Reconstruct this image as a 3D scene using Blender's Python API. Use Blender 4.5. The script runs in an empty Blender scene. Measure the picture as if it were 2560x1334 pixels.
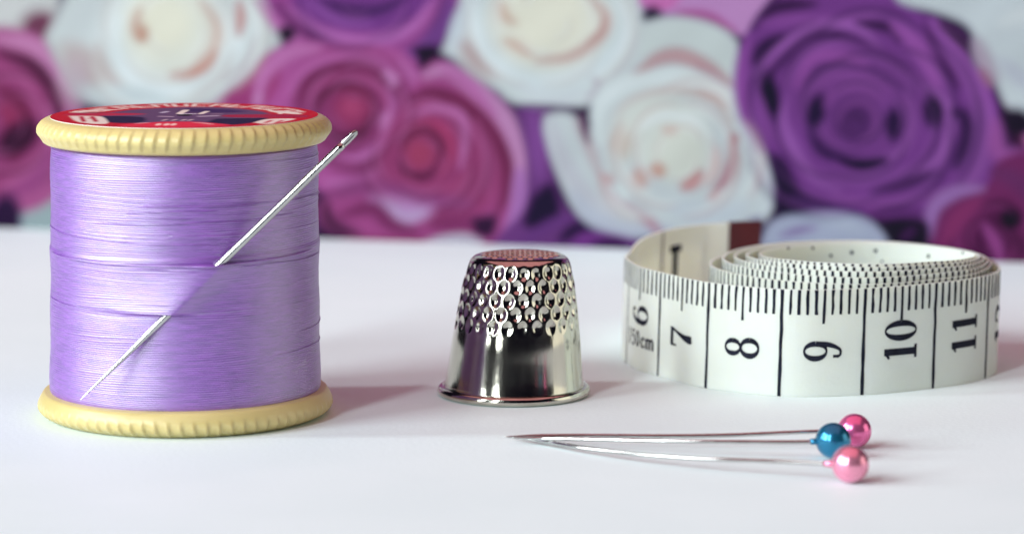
import bpy, bmesh, math, random
import numpy as np
from mathutils import Vector

random.seed(7)
RNG = np.random.RandomState(11)
CM = 0.01                                    # everything below is laid out in centimetres

# ------------------------------------------------------------------ camera
F_PX, W_PX, H_PX = 8270.0, 2560.0, 1334.0    # long lens, looking slightly down on a table top
PITCH = math.radians(2.5)
HORIZON_Y = -495.0                          # photo row of the horizon
PP_Y = HORIZON_Y + F_PX * math.tan(PITCH)   # row of the optical axis
CAM_H = 7.55
scene = bpy.context.scene
cd = bpy.data.cameras.new('camera')
cam = bpy.data.objects.new('camera', cd)
scene.collection.objects.link(cam)
cam.location = (0, 0, CAM_H * CM)
cam.rotation_euler = (math.radians(90) - PITCH, 0, 0)
cd.sensor_width = 36.0
cd.lens = F_PX / W_PX * 36.0
cd.shift_y = -(H_PX / 2 - PP_Y) / W_PX
cd.clip_start = 0.01
cd.clip_end = 50.0
cd.dof.use_dof = True
cd.dof.focus_distance = 0.405
cd.dof.aperture_fstop = 22.0
cd.dof.aperture_blades = 0
scene.camera = cam

# ------------------------------------------------------------------ room light
world = bpy.data.worlds.new('World')
scene.world = world
world.use_nodes = True
bg = world.node_tree.nodes['Background']
bg.inputs['Color'].default_value = (0.5, 0.45, 1.0, 1)
bg.inputs['Strength'].default_value = 0.012

def area(name, az, el, dist, sx, sy, power, col):
    """rectangular light (window, lamp or added fill), az in degrees from the camera side, negative = left"""
    ld = bpy.data.lights.new(name, 'AREA')
    ld.shape = 'RECTANGLE'; ld.size = sx; ld.size_y = sy
    ld.energy = power; ld.color = col
    o = bpy.data.objects.new(name, ld)
    scene.collection.objects.link(o)
    a, e = math.radians(az), math.radians(el)
    c = Vector((0.0, 0.42, 0.015))
    d = Vector((math.sin(a) * math.cos(e), -math.cos(a) * math.cos(e), math.sin(e)))
    o.location = c + d * dist
    o.rotation_euler = (-d).to_track_quat('-Z', 'Y').to_euler()
    return o

area('window_pane_side', -86, 24, 2.2, 0.19, 1.45, 25.0, (0.89, 0.98, 1.0))
area('window_pane_middle', -60, 23, 2.2, 0.76, 1.25, 48.0, (0.89, 0.98, 1.0))
area('window_pane_front', -31, 24, 2.2, 0.22, 1.45, 29.0, (0.89, 0.98, 1.0))
area('room_light_right', 86, 14, 2.2, 1.45, 1.30, 8.6, (1.0, 0.98, 0.84))
area('added_overhead_fill', 0, 90, 1.1, 1.6, 1.6, 6.4, (1.0, 0.42, 0.45))  # pinkish overhead fill added to lift the shadows, not a lamp of the room

vs = scene.view_settings
vs.view_transform = 'Standard'
vs.look = 'None'
vs.exposure = 0.0
vs.gamma = 1.0

# ------------------------------------------------------------------ geometry helpers (centimetres)
CP, SP = math.cos(PITCH), math.sin(PITCH)

def ray(px, py):
    u, v = (px - W_PX / 2) / F_PX, -(py - PP_Y) / F_PX
    return np.array([u, CP + v * SP, -SP + v * CP])

def on_z(px, py, z=0.0):
    r = ray(px, py)
    t = (z - CAM_H) / r[2]
    return np.array([r[0] * t, r[1] * t, z])

def on_y(px, py, y):
    r = ray(px, py)
    t = y / r[1]
    return np.array([r[0] * t, y, CAM_H + r[2] * t])

def project(x, y, z):
    dz = z - CAM_H
    dep = y * CP - dz * SP
    up = y * SP + dz * CP
    return W_PX / 2 + F_PX * x / dep, PP_Y - F_PX * up / dep

def lin(c):
    c = np.asarray(c, float) / 255.0
    return np.where(c <= 0.04045, c / 12.92, ((c + 0.055) / 1.055) ** 2.4)

def link(o, parent=None):
    scene.collection.objects.link(o)
    if parent is not None:
        o.parent = parent
    return o

def mesh_obj(name, verts, faces, mat, parent=None, smooth=True, origin=(0, 0, 0)):
    v = (np.asarray(verts, float) - np.asarray(origin, float)) * CM
    me = bpy.data.meshes.new(name)
    me.from_pydata(v.tolist(), [], [tuple(int(i) for i in f) for f in faces])
    me.materials.append(mat)
    if smooth:
        me.polygons.foreach_set('use_smooth', [True] * len(me.polygons))
    me.update()
    o = bpy.data.objects.new(name, me)
    if parent is None:
        o.location = np.asarray(origin, float) * CM
    return link(o, parent)

def thing(name, label, cat, loc, group=None):
    o = bpy.data.objects.new(name, None)
    o.empty_display_size = 0.005
    link(o)
    o.location = np.asarray(loc, float) * CM
    o['label'] = label; o['category'] = cat
    if group:
        o['group'] = group
    return o

def grid_faces(nu, nv, wrap_u=False):
    """vertex index = j*nu + i ; i along u, j along v"""
    fu = nu if wrap_u else nu - 1
    i = np.arange(fu); j = np.arange(nv - 1)
    I, J = np.meshgrid(i, j)
    I2 = (I + 1) % nu
    return np.stack([J * nu + I, J * nu + I2, (J + 1) * nu + I2, (J + 1) * nu + I], -1).reshape(-1, 4)

def catmull(pts, n):
    """resample a polyline of points smoothly, n points evenly spaced by length"""
    P = np.asarray(pts, float)
    P = np.vstack([2 * P[0] - P[1], P, 2 * P[-1] - P[-2]])
    out = []
    for k in range(1, len(P) - 2):
        p0, p1, p2, p3 = P[k - 1], P[k], P[k + 1], P[k + 2]
        t = np.linspace(0, 1, 24, endpoint=False)[:, None]
        out.append(0.5 * (2 * p1 + (p2 - p0) * t + (2 * p0 - 5 * p1 + 4 * p2 - p3) * t ** 2
                          + (3 * p1 - p0 - 3 * p2 + p3) * t ** 3))
    out.append(P[-2][None])
    Q = np.vstack(out)
    d = np.r_[0, np.cumsum(np.linalg.norm(np.diff(Q, axis=0), axis=1))]
    s = np.linspace(0, d[-1], n)
    return np.stack([np.interp(s, d, Q[:, k]) for k in range(Q.shape[1])], 1)

def tube_arrays(pts, radii, nseg=12, cap=True):
    P = np.asarray(pts, float)
    n = len(P)
    R = np.broadcast_to(np.asarray(radii, float), (n,))
    T = np.gradient(P, axis=0)
    T /= np.linalg.norm(T, axis=1)[:, None] + 1e-12
    up = np.array([0, 0, 1.0])
    if abs(T[0] @ up) > 0.95:
        up = np.array([0, 1.0, 0])
    verts = []
    N = np.cross(T[0], up); N /= np.linalg.norm(N)
    a = np.linspace(0, 2 * np.pi, nseg, endpoint=False)
    for k in range(n):
        N = N - (N @ T[k]) * T[k]; N /= np.linalg.norm(N)
        B = np.cross(T[k], N)
        verts.append(P[k] + R[k] * (np.cos(a)[:, None] * N + np.sin(a)[:, None] * B))
    V = np.vstack(verts)
    Fc = [tuple(f) for f in grid_faces(nseg, n, True)]
    if cap:
        Fc.append(tuple(range(nseg))[::-1])
        Fc.append(tuple(range((n - 1) * nseg, n * nseg)))
    return V, Fc

def merge(parts):
    V, Fc, off = [], [], 0
    for v, f in parts:
        V.append(np.asarray(v, float))
        Fc += [tuple(int(i) + off for i in q) for q in f]
        off += len(v)
    return np.vstack(V), Fc

def lathe(profile, nseg, centre, disp=None):
    """profile [(r,z)]; disp(theta, k, r, z) -> extra radius"""
    pr = np.asarray(profile, float)
    th = np.linspace(0, 2 * np.pi, nseg, endpoint=False)
    TH, K = np.meshgrid(th, np.arange(len(pr)))
    Rr = pr[:, 0][:, None] + 0 * TH
    Z = pr[:, 1][:, None] + 0 * TH
    if disp is not None:
        Rr = Rr + disp(TH, K, Rr, Z)
    V = np.stack([centre[0] + Rr * np.sin(TH), centre[1] - Rr * np.cos(TH), centre[2] + Z], -1).reshape(-1, 3)
    return V, grid_faces(nseg, len(pr), True)

# ------------------------------------------------------------------ materials
def new_mat(name, color, rough=0.5, metallic=0.0, spec=0.5):
    m = bpy.data.materials.new(name)
    m.use_nodes = True
    b = m.node_tree.nodes['Principled BSDF']
    b.inputs['Base Color'].default_value = (*color, 1)
    b.inputs['Roughness'].default_value = rough
    b.inputs['Metallic'].default_value = metallic
    b.inputs['Specular IOR Level'].default_value = spec
    return m, m.node_tree.nodes, m.node_tree.links, b

def mottle(m, nodes, links, b, c0, c1, scale, detail=4, bump=0.0, bump_scale=None, stretch=(1, 1, 1), rough=None):
    tc = nodes.new('ShaderNodeTexCoord')
    mp = nodes.new('ShaderNodeMapping'); mp.inputs['Scale'].default_value = stretch
    links.new(tc.outputs['Object'], mp.inputs['Vector'])
    nz = nodes.new('ShaderNodeTexNoise'); nz.inputs['Scale'].default_value = scale; nz.inputs['Detail'].default_value = detail
    links.new(mp.outputs['Vector'], nz.inputs['Vector'])
    cr = nodes.new('ShaderNodeValToRGB')
    cr.color_ramp.elements[0].position = 0.3; cr.color_ramp.elements[0].color = (*c0, 1)
    cr.color_ramp.elements[1].position = 0.7; cr.color_ramp.elements[1].color = (*c1, 1)
    links.new(nz.outputs['Fac'], cr.inputs['Fac'])
    links.new(cr.outputs['Color'], b.inputs['Base Color'])
    if rough:
        mr = nodes.new('ShaderNodeMapRange')
        mr.inputs['To Min'].default_value, mr.inputs['To Max'].default_value = rough
        links.new(nz.outputs['Fac'], mr.inputs['Value'])
        links.new(mr.outputs['Result'], b.inputs['Roughness'])
    if bump:
        n2 = nodes.new('ShaderNodeTexNoise'); n2.inputs['Scale'].default_value = bump_scale or scale * 4; n2.inputs['Detail'].default_value = 3
        links.new(mp.outputs['Vector'], n2.inputs['Vector'])
        bp = nodes.new('ShaderNodeBump'); bp.inputs['Strength'].default_value = bump; bp.inputs['Distance'].default_value = 0.0001
        links.new(n2.outputs['Fac'], bp.inputs['Height'])
        links.new(bp.outputs['Normal'], b.inputs['Normal'])

m_table, n_, l_, b_ = new_mat('white_paper', (0.82, 0.85, 0.90), 0.55, spec=0.3)
mottle(m_table, n_, l_, b_, (0.73, 0.85, 0.865), (0.76, 0.875, 0.89), 55, detail=8, bump=0.4, bump_scale=1400)

m_plastic, n_, l_, b_ = new_mat('cream_yellow_plastic', (0.78, 0.63, 0.27), 0.34)
mottle(m_plastic, n_, l_, b_, (0.55, 0.445, 0.18), (0.62, 0.505, 0.225), 90, bump=0.12, bump_scale=900, rough=(0.28, 0.42))
b_.inputs['Subsurface Weight'].default_value = 0.12
b_.inputs['Subsurface Radius'].default_value = (0.002, 0.0014, 0.0005)
b_.inputs['Subsurface Scale'].default_value = 0.4

m_thread, n_, l_, b_ = new_mat('lilac_cotton_thread', (0.30, 0.15, 0.56), 0.40, spec=0.7)
b_.inputs['IOR'].default_value = 1.6
mottle(m_thread, n_, l_, b_, (0.116, 0.017, 0.285), (0.24, 0.045, 0.46), 460, detail=8, bump=0.42, bump_scale=1500, stretch=(1, 1, 9))
b_.inputs['Coat Weight'].default_value = 1.0
b_.inputs['Coat Roughness'].default_value = 0.44
b_.inputs['Coat IOR'].default_value = 2.3
b_.inputs['Sheen Weight'].default_value = 0.0
b_.inputs['Sheen Roughness'].default_value = 0.4

m_steel, n_, l_, b_ = new_mat('polished_steel', (0.80, 0.80, 0.79), 0.14, 1.0)
mottle(m_steel, n_, l_, b_, (0.46, 0.46, 0.45), (0.60, 0.60, 0.59), 300, bump=0.05, bump_scale=1500, rough=(0.05, 0.12))

m_thimble, n_, l_, b_ = new_mat('nickel_plate', (0.66, 0.63, 0.55), 0.15, 1.0)
mottle(m_thimble, n_, l_, b_, (0.44, 0.41, 0.35), (0.62, 0.60, 0.52), 350, detail=6, bump=0.11, bump_scale=2600, stretch=(1, 1, 0.08), rough=(0.06, 0.17))

m_tape, n_, l_, b_ = new_mat('coated_tape_fabric', (0.80, 0.80, 0.70), 0.42)
mottle(m_tape, n_, l_, b_, (0.69, 0.735, 0.615), (0.745, 0.79, 0.67), 120, bump=0.2, bump_scale=2200)
b_.inputs['Subsurface Weight'].default_value = 0.6
b_.inputs['Subsurface Radius'].default_value = (0.0018, 0.0016, 0.0011)
b_.inputs['Subsurface Scale'].default_value = 1.0
m_ink, n_, l_, b_ = new_mat('navy_black_ink', (0.008, 0.009, 0.018), 0.75, spec=0.15)
mottle(m_ink, n_, l_, b_, (0.005, 0.006, 0.014), (0.014, 0.016, 0.03), 700)
m_tip, n_, l_, b_ = new_mat('maroon_plastic_tip', (0.085, 0.012, 0.016), 0.35)
mottle(m_tip, n_, l_, b_, (0.075, 0.010, 0.013), (0.1, 0.016, 0.02), 200)

def pearl(name, col, dark):
    m, n, l, b = new_mat(name, col, 0.17, 0.72)
    mottle(m, n, l, b, dark, col, 380, detail=3, bump=0.04, bump_scale=900, rough=(0.18, 0.28))
    b.inputs['Coat Weight'].default_value = 0.35
    b.inputs['Coat Roughness'].default_value = 0.12
    return m
m_pink = pearl('pale_pink_pearl', (0.90, 0.36, 0.50), (0.86, 0.30, 0.45))
m_magenta = pearl('magenta_pearl', (0.90, 0.20, 0.46), (0.86, 0.16, 0.40))
m_blue = pearl('blue_pearl', (0.022, 0.22, 0.38), (0.015, 0.17, 0.32))

def print_mat(name, rough=0.45, spec=0.4):
    m, n, l, b = new_mat(name, (1, 1, 1), rough, spec=spec)
    at = n.new('ShaderNodeAttribute'); at.attribute_name = 'print'
    l.new(at.outputs['Color'], b.inputs['Base Color'])
    return m
m_print = print_mat('rose_print_ink', 0.8, 0.06)
m_label = print_mat('label_print_ink', 0.7, 0.08)
m_card, n_, l_, b_ = new_mat('white_card', (0.8, 0.8, 0.8), 0.6)
m_hole, n_, l_, b_ = new_mat('dark_spool_bore', (0.02, 0.015, 0.02), 0.7)

def set_print(o, rgb):
    me = o.data
    at = me.color_attributes.new('print', 'FLOAT_COLOR', 'POINT')
    c = np.ones((len(me.vertices), 4), np.float32)
    c[:, :3] = rgb
    at.data.foreach_set('color', c.ravel())

# ------------------------------------------------------------------ painting on a flat print
class Canvas:
    """colours at scattered sample points (X, Y); strokes and shapes are blended in, back to front"""
    def __init__(self, X, Y, base):
        self.X, self.Y = X, Y
        self.C = np.zeros(X.shape + (3,)) + np.asarray(base, float)
        self.wx = self.wy = None
    def put(self, mask, col, alpha=1.0):
        m = np.clip(mask * alpha, 0, 1)[..., None]
        self.C += (np.asarray(col, float) - self.C) * m
    def ell_d(self, cx, cy, rx, ry, rot=0.0):
        a = math.radians(rot)
        dx, dy = self.X - cx, self.Y - cy
        u = (dx * math.cos(a) + dy * math.sin(a)) / rx
        v = (-dx * math.sin(a) + dy * math.cos(a)) / ry
        return np.sqrt(u * u + v * v), np.arctan2(v, u)
    def box(self, x0, x1, y0, y1):
        """the part of the print inside a box, as a canvas that shares nothing; blended back by the caller"""
        return (self.X > x0) & (self.X < x1) & (self.Y > y0) & (self.Y < y1)
    def ell(self, cx, cy, rx, ry, rot, col, feather=0.12, alpha=1.0):
        m = max(rx, ry) * (1 + feather)
        sel = self.box(cx - m, cx + m, cy - m, cy + m)
        a = math.radians(rot)
        dx, dy = self.X[sel] - cx, self.Y[sel] - cy
        d = np.hypot((dx * math.cos(a) + dy * math.sin(a)) / rx, (-dx * math.sin(a) + dy * math.cos(a)) / ry)
        k = np.clip(np.clip((1 - d) / feather + 0.5, 0, 1) * alpha, 0, 1)[:, None]
        self.C[sel] += (np.asarray(col, float) - self.C[sel]) * k
    def poly(self, pts, col, feather=10.0, alpha=1.0):
        P = catmull(list(pts) + [pts[0]], 60)[:-1]
        sel = self.box(P[:, 0].min() - feather, P[:, 0].max() + feather, P[:, 1].min() - feather, P[:, 1].max() + feather)
        X, Y = self.X[sel], self.Y[sel]
        inside = np.zeros(X.shape, bool)
        dist = np.full(X.shape, 1e9)
        n = len(P)
        for k in range(n):
            x0, y0 = P[k]; x1, y1 = P[(k + 1) % n]
            cond = ((y0 > Y) != (y1 > Y))
            inside ^= cond & (X < (x1 - x0) * (Y - y0) / ((y1 - y0) + 1e-9) + x0)
            dx, dy = x1 - x0, y1 - y0
            t = np.clip(((X - x0) * dx + (Y - y0) * dy) / (dx * dx + dy * dy + 1e-9), 0, 1)
            dist = np.minimum(dist, np.hypot(X - x0 - t * dx, Y - y0 - t * dy))
        sd = np.where(inside, dist, -dist)
        m = (np.clip(sd / feather + 0.5, 0, 1) * alpha)[:, None]
        self.C[sel] += (np.asarray(col, float) - self.C[sel]) * m
    def petals(self, cx, cy, R, squash, light, dark, n, seed, al=0.5, ad=0.5, r0=0.12, w=9.0):
        """petal rims wound round a flower's heart: a light rolled edge with the printed fold behind it"""
        r_ = np.random.RandomState(seed)
        for k in range(n):
            q = (n - k) / n
            r = R * (r0 + (1 - r0) * q ** 0.85) * r_.uniform(0.92, 1.05)
            a0 = k * 2.399 + r_.uniform(-0.3, 0.3); sp = r_.uniform(0.9, 1.7)
            t = np.linspace(-0.5, 0.5, 7)
            rr = r * (1 + 0.10 * t - 0.35 * t * t * r_.uniform(0.2, 1.2))
            an = a0 + sp * t
            arc = lambda f: list(zip(cx + f * rr * np.cos(an), cy + f * rr * np.sin(an) * squash))
            ww = w * (0.55 + 0.8 * q)
            self.stroke(arc(1.0 + 0.9 * ww / r), ww * 1.9, dark, ww * 1.3, ad)
            self.stroke(arc(0.97), ww * 1.5, light, ww * 1.0, al * 0.6)
            self.stroke(arc(1.0), ww * 0.7, light, ww * 0.6, al)
    def _seg(self, x0, y0, x1, y1):
        dx, dy = x1 - x0, y1 - y0
        t = np.clip(((self.X - x0) * dx + (self.Y - y0) * dy) / (dx * dx + dy * dy + 1e-9), 0, 1)
        return np.hypot(self.X - x0 - t * dx, self.Y - y0 - t * dy), t
    def stroke(self, pts, w, col, feather=8.0, alpha=1.0, taper=True):
        P = catmull(pts, 8 + 6 * len(pts)) if len(pts) > 2 else np.asarray(pts, float)
        x0, x1 = P[:, 0].min() - w - feather, P[:, 0].max() + w + feather
        y0, y1 = P[:, 1].min() - w - feather, P[:, 1].max() + w + feather
        sel = (self.X > x0) & (self.X < x1) & (self.Y > y0) & (self.Y < y1)
        if not sel.any():
            return
        X, Y = self.X[sel], self.Y[sel]
        best = np.full(X.shape, -1e9)
        n = len(P) - 1
        for k in range(n):
            dx, dy = P[k + 1] - P[k]
            t = np.clip(((X - P[k, 0]) * dx + (Y - P[k, 1]) * dy) / (dx * dx + dy * dy + 1e-9), 0, 1)
            d = np.hypot(X - P[k, 0] - t * dx, Y - P[k, 1] - t * dy)
            q = (k + t) / n
            ww = w / 2 * (np.sin(np.pi * np.clip(q, 0, 1)) ** 0.6 * 0.85 + 0.15 if taper else 1.0)
            best = np.maximum(best, ww - d)
        m = np.clip(best / feather + 0.5, 0, 1) * alpha
        self.C[sel] += (np.asarray(col, float) - self.C[sel]) * m[:, None]
    def rose(self, cx, cy, R, dark, mid, light, seed, squash=1.0, rot=0.0, layers=6, tight=0.78):
        """overlapping petals from the outside in, each lighter at its rolled rim"""
        r_ = np.random.RandomState(seed)
        dark, mid, light = [np.asarray(c, float) for c in (dark, mid, light)]
        r = R
        for k in range(layers):
            n = max(3, 6 - k // 2)
            a0 = r_.rand() * 360
            for q in range(n):
                a = math.radians(a0 + 360.0 * q / n + r_.uniform(-12, 12))
                off = r * 0.42
                px, py = cx + off * math.cos(a), cy + off * math.sin(a) * squash
                rp = r * r_.uniform(0.56, 0.66)
                d, _ = self.ell_d(px, py, rp * 1.0, rp * 1.22 * squash, math.degrees(a) + rot)
                sh = np.clip((1.18 - d) / 0.22, 0, 1) * 0.55       # printed shade beneath this petal
                self.put(sh, dark)
                m = np.clip((1 - d) / 0.07 + 0.5, 0, 1)
                rad = np.hypot(self.X - cx, (self.Y - cy) / squash) / r
                t = np.clip((rad - 0.35) / 0.6, 0, 1)[..., None]
                col = dark + (mid - dark) * np.clip(t * 1.8, 0, 1)
                rim = np.clip((d - 0.74) / 0.18, 0, 1)[..., None]
                col = col + (light - col) * rim * 0.75
                mm = m[..., None]
                self.C += (col - self.C) * mm
            r *= tight
        self.ell(cx, cy, r * 0.5, r * 0.5 * squash, 0, dark, 0.5, 0.7)

# ------------------------------------------------------------------ the setting: table and printed card
z_t = -0.12
V = []
for zz in (z_t, 0.0):
    V += [(-60, 16, zz), (60, 16, zz), (60, 75, zz), (-60, 75, zz)]
table = mesh_obj('table_top', V, [(3, 2, 1, 0), (4, 5, 6, 7), (0, 1, 5, 4), (1, 2, 6, 5), (2, 3, 7, 6), (3, 0, 4, 7)],
                 m_table, smooth=False)
table['kind'] = 'structure'
table['label'] = 'matt white paper covered table top'

B0 = on_z(0, 569)[:2]
B1 = on_z(2560, 656)[:2]
bdir = (B1 - B0) / np.linalg.norm(B1 - B0)
bnorm = np.array([bdir[1], -bdir[0]])              # towards the camera
blen = np.linalg.norm(B1 - B0)

def build_backdrop():
    u0, u1, zt = -6.5, blen + 6.5, 9.5
    nu, nv = 900, 290
    U, Z = np.meshgrid(np.linspace(u0, u1, nu), np.linspace(0.0, zt, nv))
    Xw = B0[0] + bdir[0] * U; Yw = B0[1] + bdir[1] * U
    PX, PY = project(Xw, Yw, Z)
    G = 0.55
    def c(r, g, b_):
        return lin((r, g, b_)) * G
    cv = Canvas(PX, PY, c(60, 25, 80))
    paint_roses(cv, c)
    petal_detail(cv, c)
    lum = (cv.C @ np.array([0.3, 0.55, 0.15]))[..., None]
    gain = np.interp(lum / G, (0.0, 0.02, 0.05, 0.09, 0.14, 0.20, 0.28, 0.42, 0.52, 0.64, 0.78, 1.0), (0.28, 0.38, 0.64, 0.90, 1.02, 1.10, 1.14, 0.97, 0.93, 0.99, 1.05, 1.05))
    cv.C = np.clip(lum + (cv.C - lum) * 0.90, 0.003, 1) * gain
    root = thing('backdrop_card', 'upright card printed with white, magenta and purple roses behind the sewing things', 'backdrop',
                 (*(B0 + bdir * blen / 2), 0))
    o = np.array([*(B0 + bdir * blen / 2), 0.0])
    V = np.stack([Xw + bnorm[0] * 0.004, Yw + bnorm[1] * 0.004, Z], -1).reshape(-1, 3)
    pr = mesh_obj('rose_print', V - o, grid_faces(nu, nv), m_print, root, smooth=False)
    set_print(pr, np.clip(cv.C.reshape(-1, 3), 0.004, 0.9))
    cnr = []
    for off in (0.0, -0.06):
        for (u, z) in ((u0, 0), (u1, 0), (u1, zt), (u0, zt)):
            cnr.append((B0[0] + bdir[0] * u + bnorm[0] * off, B0[1] + bdir[1] * u + bnorm[1] * off, z))
    mesh_obj('card_sheet', np.array(cnr) - o, [(0, 1, 2, 3), (7, 6, 5, 4), (0, 4, 5, 1), (1, 5, 6, 2), (2, 6, 7, 3), (3, 7, 4, 0)],
             m_card, root, smooth=False)

def paint_roses(cv, c):
    # palettes
    wd, wm, wl = c(196, 190, 186), c(205, 214, 214), c(216, 226, 228)
    md, mm, ml = c(110, 38, 82), c(160, 62, 128), c(190, 108, 170)
    pd, pm, pl = c(58, 26, 88), c(118, 58, 140), c(150, 84, 165)
    # --- roses that go on beyond the frame
    k = 0
    for (x, y, R, p) in ((-560, 120, 330, 0), (-300, 470, 260, 1), (-850, 480, 300, 2), (-250, -230, 300, 2), (-650, -320, 300, 1),
                         (350, -420, 330, 1), (900, -300, 300, 0), (1450, -420, 330, 2), (1900, -350, 300, 0), (2300, -420, 300, 1),
                         (2750, -300, 330, 2), (2850, 200, 330, 1), (3250, 40, 320, 0), (3250, 480, 300, 2), (2900, 560, 240, 0),
                         (430, 450, 250, 1), (620, 560, 170, 2), (3300, -400, 320, 1), (-1000, -100, 300, 0), (30, -500, 280, 0), (1150, -650, 300, 1), (2100, -700, 300, 2)):
        pal = ((wd, wm, wl), (md, mm, ml), (pd, pm, pl))[p]
        cv.rose(x, y, R, *pal, seed=100 + k); k += 1
    S = cv.stroke
    # --- gaps between the flowers
    cv.ell(60, 560, 190, 120, 0, c(70, 30, 90))
    # top-left white corner and its shade
    cv.ell(0, 10, 150, 120, -20, c(205, 206, 206))
    cv.ell(110, 80, 60, 50, 30, c(120, 60, 90), 0.6)
    # pale green-grey patch beside the spool
    cv.poly([(20, 560), (60, 440), (140, 360), (230, 420), (240, 580), (60, 600)], c(150, 170, 174), 30)
    # --- left magenta rose
    cv.ell(20, 300, 190, 235, -10, c(165, 75, 135), 0.1)
    cv.ell(-30, 290, 205, 210, -5, c(150, 55, 115), 0.1)
    S([(-20, 95), (90, 120), (160, 210), (185, 300)], 46, c(190, 118, 170), 26)
    S([(0, 130), (90, 170), (140, 250), (140, 330)], 34, c(95, 32, 72), 26)
    S([(-10, 165), (60, 200), (105, 280), (110, 350)], 26, c(165, 70, 130), 20)
    S([(-10, 215), (50, 260), (70, 330), (30, 400)], 36, c(120, 30, 75), 30)
    S([(0, 260), (30, 300), (20, 350)], 40, c(150, 40, 90), 30)
    S([(120, 260), (130, 350), (80, 430), (0, 470)], 22, c(175, 85, 145), 20)
    cv.ell(45, 345, 60, 36, -30, c(80, 22, 70), 0.8)
    S([(130, 360), (100, 440), (20, 490)], 40, c(150, 62, 128), 30)
    cv.ell(15, 545, 40, 60, 0, c(62, 24, 84), 0.6)
    # --- magenta between left rose and white rose
    S([(190, 250), (240, 260), (300, 268)], 40, c(80, 60, 90), 34)
    # --- white rose, top left
    cv.poly([(115, 100), (160, 0), (240, -120), (560, -140), (690, 0), (705, 95), (640, 190), (560, 250), (400, 285), (250, 262), (190, 230), (150, 170)],
            c(203, 211, 211), 26)
    cv.poly([(125, 90), (190, 0), (300, -60), (330, 60), (290, 180), (200, 190)], c(206, 214, 216), 40)
    cv.ell(215, 165, 75, 40, 40, c(200, 186, 184), 0.8)
    cv.ell(190, 200, 40, 60, 0, c(198, 176, 190), 0.9, 0.7)
    cv.ell(430, 90, 180, 170, 0, c(216, 224, 224), 0.35)
    cv.ell(420, 70, 120, 120, 10, c(226, 228, 216), 0.45)
    cv.ell(410, 60, 70, 70, 0, c(230, 228, 208), 0.7)
    S([(350, 20), (338, 70), (352, 98)], 26, c(214, 184, 168), 22)
    cv.ell(355, 85, 18, 22, 0, c(206, 160, 140), 0.9)
    S([(500, 0), (540, 60), (535, 120), (490, 165)], 28, c(216, 190, 178), 26)
    S([(425, 190), (475, 185), (520, 160), (540, 130)], 26, c(206, 146, 132), 20)
    S([(300, 40), (290, 120), (340, 205), (440, 232), (540, 200), (590, 120), (600, 30), (580, -40)], 40, c(220, 230, 232), 22)
    S([(245, 110), (265, 180), (320, 235)], 26, c(205, 192, 190), 26)
    S([(596, 0), (602, 40), (598, 90)], 24, c(196, 140, 138), 18)
    S([(640, -20), (650, 60), (610, 160), (500, 240)], 40, c(214, 222, 224), 24)
    S([(585, 130), (545, 190), (480, 240)], 16, c(204, 200, 200), 18)
    S([(690, 20), (680, 120), (610, 200)], 24, c(198, 206, 208), 18)
    S([(640, 90), (620, 150), (560, 205)], 14, c(196, 186, 190), 14)
    cv.ell(330, 245, 120, 28, 8, c(200, 212, 216), 0.8)
    # --- purple-magenta rose cut by the top edge
    cv.poly([(640, -40), (690, 60), (760, 130), (900, 175), (1050, 150), (1120, 60), (1150, -60)], c(150, 62, 140), 22)
    cv.poly([(700, -60), (760, 40), (880, 80), (1020, 60), (1090, -60)], c(120, 52, 140), 24)
    S([(720, 20), (800, 80), (920, 105), (1030, 70), (1080, 0)], 30, c(172, 92, 170), 18)
    S([(690, 10), (760, 80), (860, 125), (960, 128)], 30, c(112, 42, 108), 26)
    S([(640, 0), (700, 70), (790, 140), (880, 165)], 30, c(178, 92, 164), 22)
    S([(800, 0), (870, 25), (950, 25), (1020, -10)], 26, c(80, 38, 108), 20)
    S([(770, 0), (840, 50), (930, 62)], 18, c(140, 72, 158), 16)
    S([(1130, -20), (1110, 60), (1060, 120), (1000, 150)], 50, c(118, 60, 142), 26)
    cv.ell(717, 85, 22, 20, 0, c(48, 30, 62), 0.8)
    # --- magenta rose one
    cv.poly([(620, 260), (650, 150), (740, 105), (880, 110), (1010, 130), (1060, 210), (1030, 330), (980, 420), (900, 470), (800, 480), (760, 420), (640, 330)],
            c(168, 74, 146), 18)
    cv.poly([(545, 250), (600, 200), (680, 140), (700, 200), (660, 270), (600, 280)], c(158, 52, 118), 24)
    cv.ell(880, 270, 150, 150, 0, c(140, 50, 110), 0.3)
    S([(640, 270), (660, 190), (720, 135), (800, 120)], 34, c(184, 104, 168), 20)
    S([(650, 235), (640, 262)], 20, c(190, 122, 180), 14)
    S([(720, 240), (760, 180), (830, 150), (930, 150), (1000, 200)], 26, c(178, 88, 160), 16)
    S([(740, 270), (765, 205), (840, 168), (920, 170), (985, 225), (1000, 300)], 30, c(128, 40, 94), 18)
    S([(760, 290), (785, 225), (850, 195), (930, 205), (970, 260), (965, 330)], 22, c(158, 62, 122), 14)
    S([(785, 290), (810, 235), (870, 215), (925, 240), (940, 300)], 22, c(112, 34, 76), 16)
    S([(960, 180), (985, 200), (975, 215)], 22, c(190, 120, 180), 14)
    cv.ell(880, 275, 52, 50, 0, c(150, 44, 98), 0.7)
    cv.ell(880, 270, 26, 24, 0, c(168, 56, 108), 0.9)
    S([(815, 320), (850, 345), (905, 330), (930, 290)], 26, c(104, 30, 72), 20)
    S([(840, 390), (900, 392), (960, 350), (985, 270), (970, 220)], 30, c(172, 86, 156), 16)
    S([(830, 420), (910, 425), (980, 380), (1015, 300)], 18, c(132, 46, 104), 14)
    S([(810, 455), (900, 455), (985, 410), (1030, 320), (1045, 220), (1000, 150)], 24, c(180, 98, 168), 16)
    S([(960, 330), (970, 280)], 26, c(186, 112, 176), 18)
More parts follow.
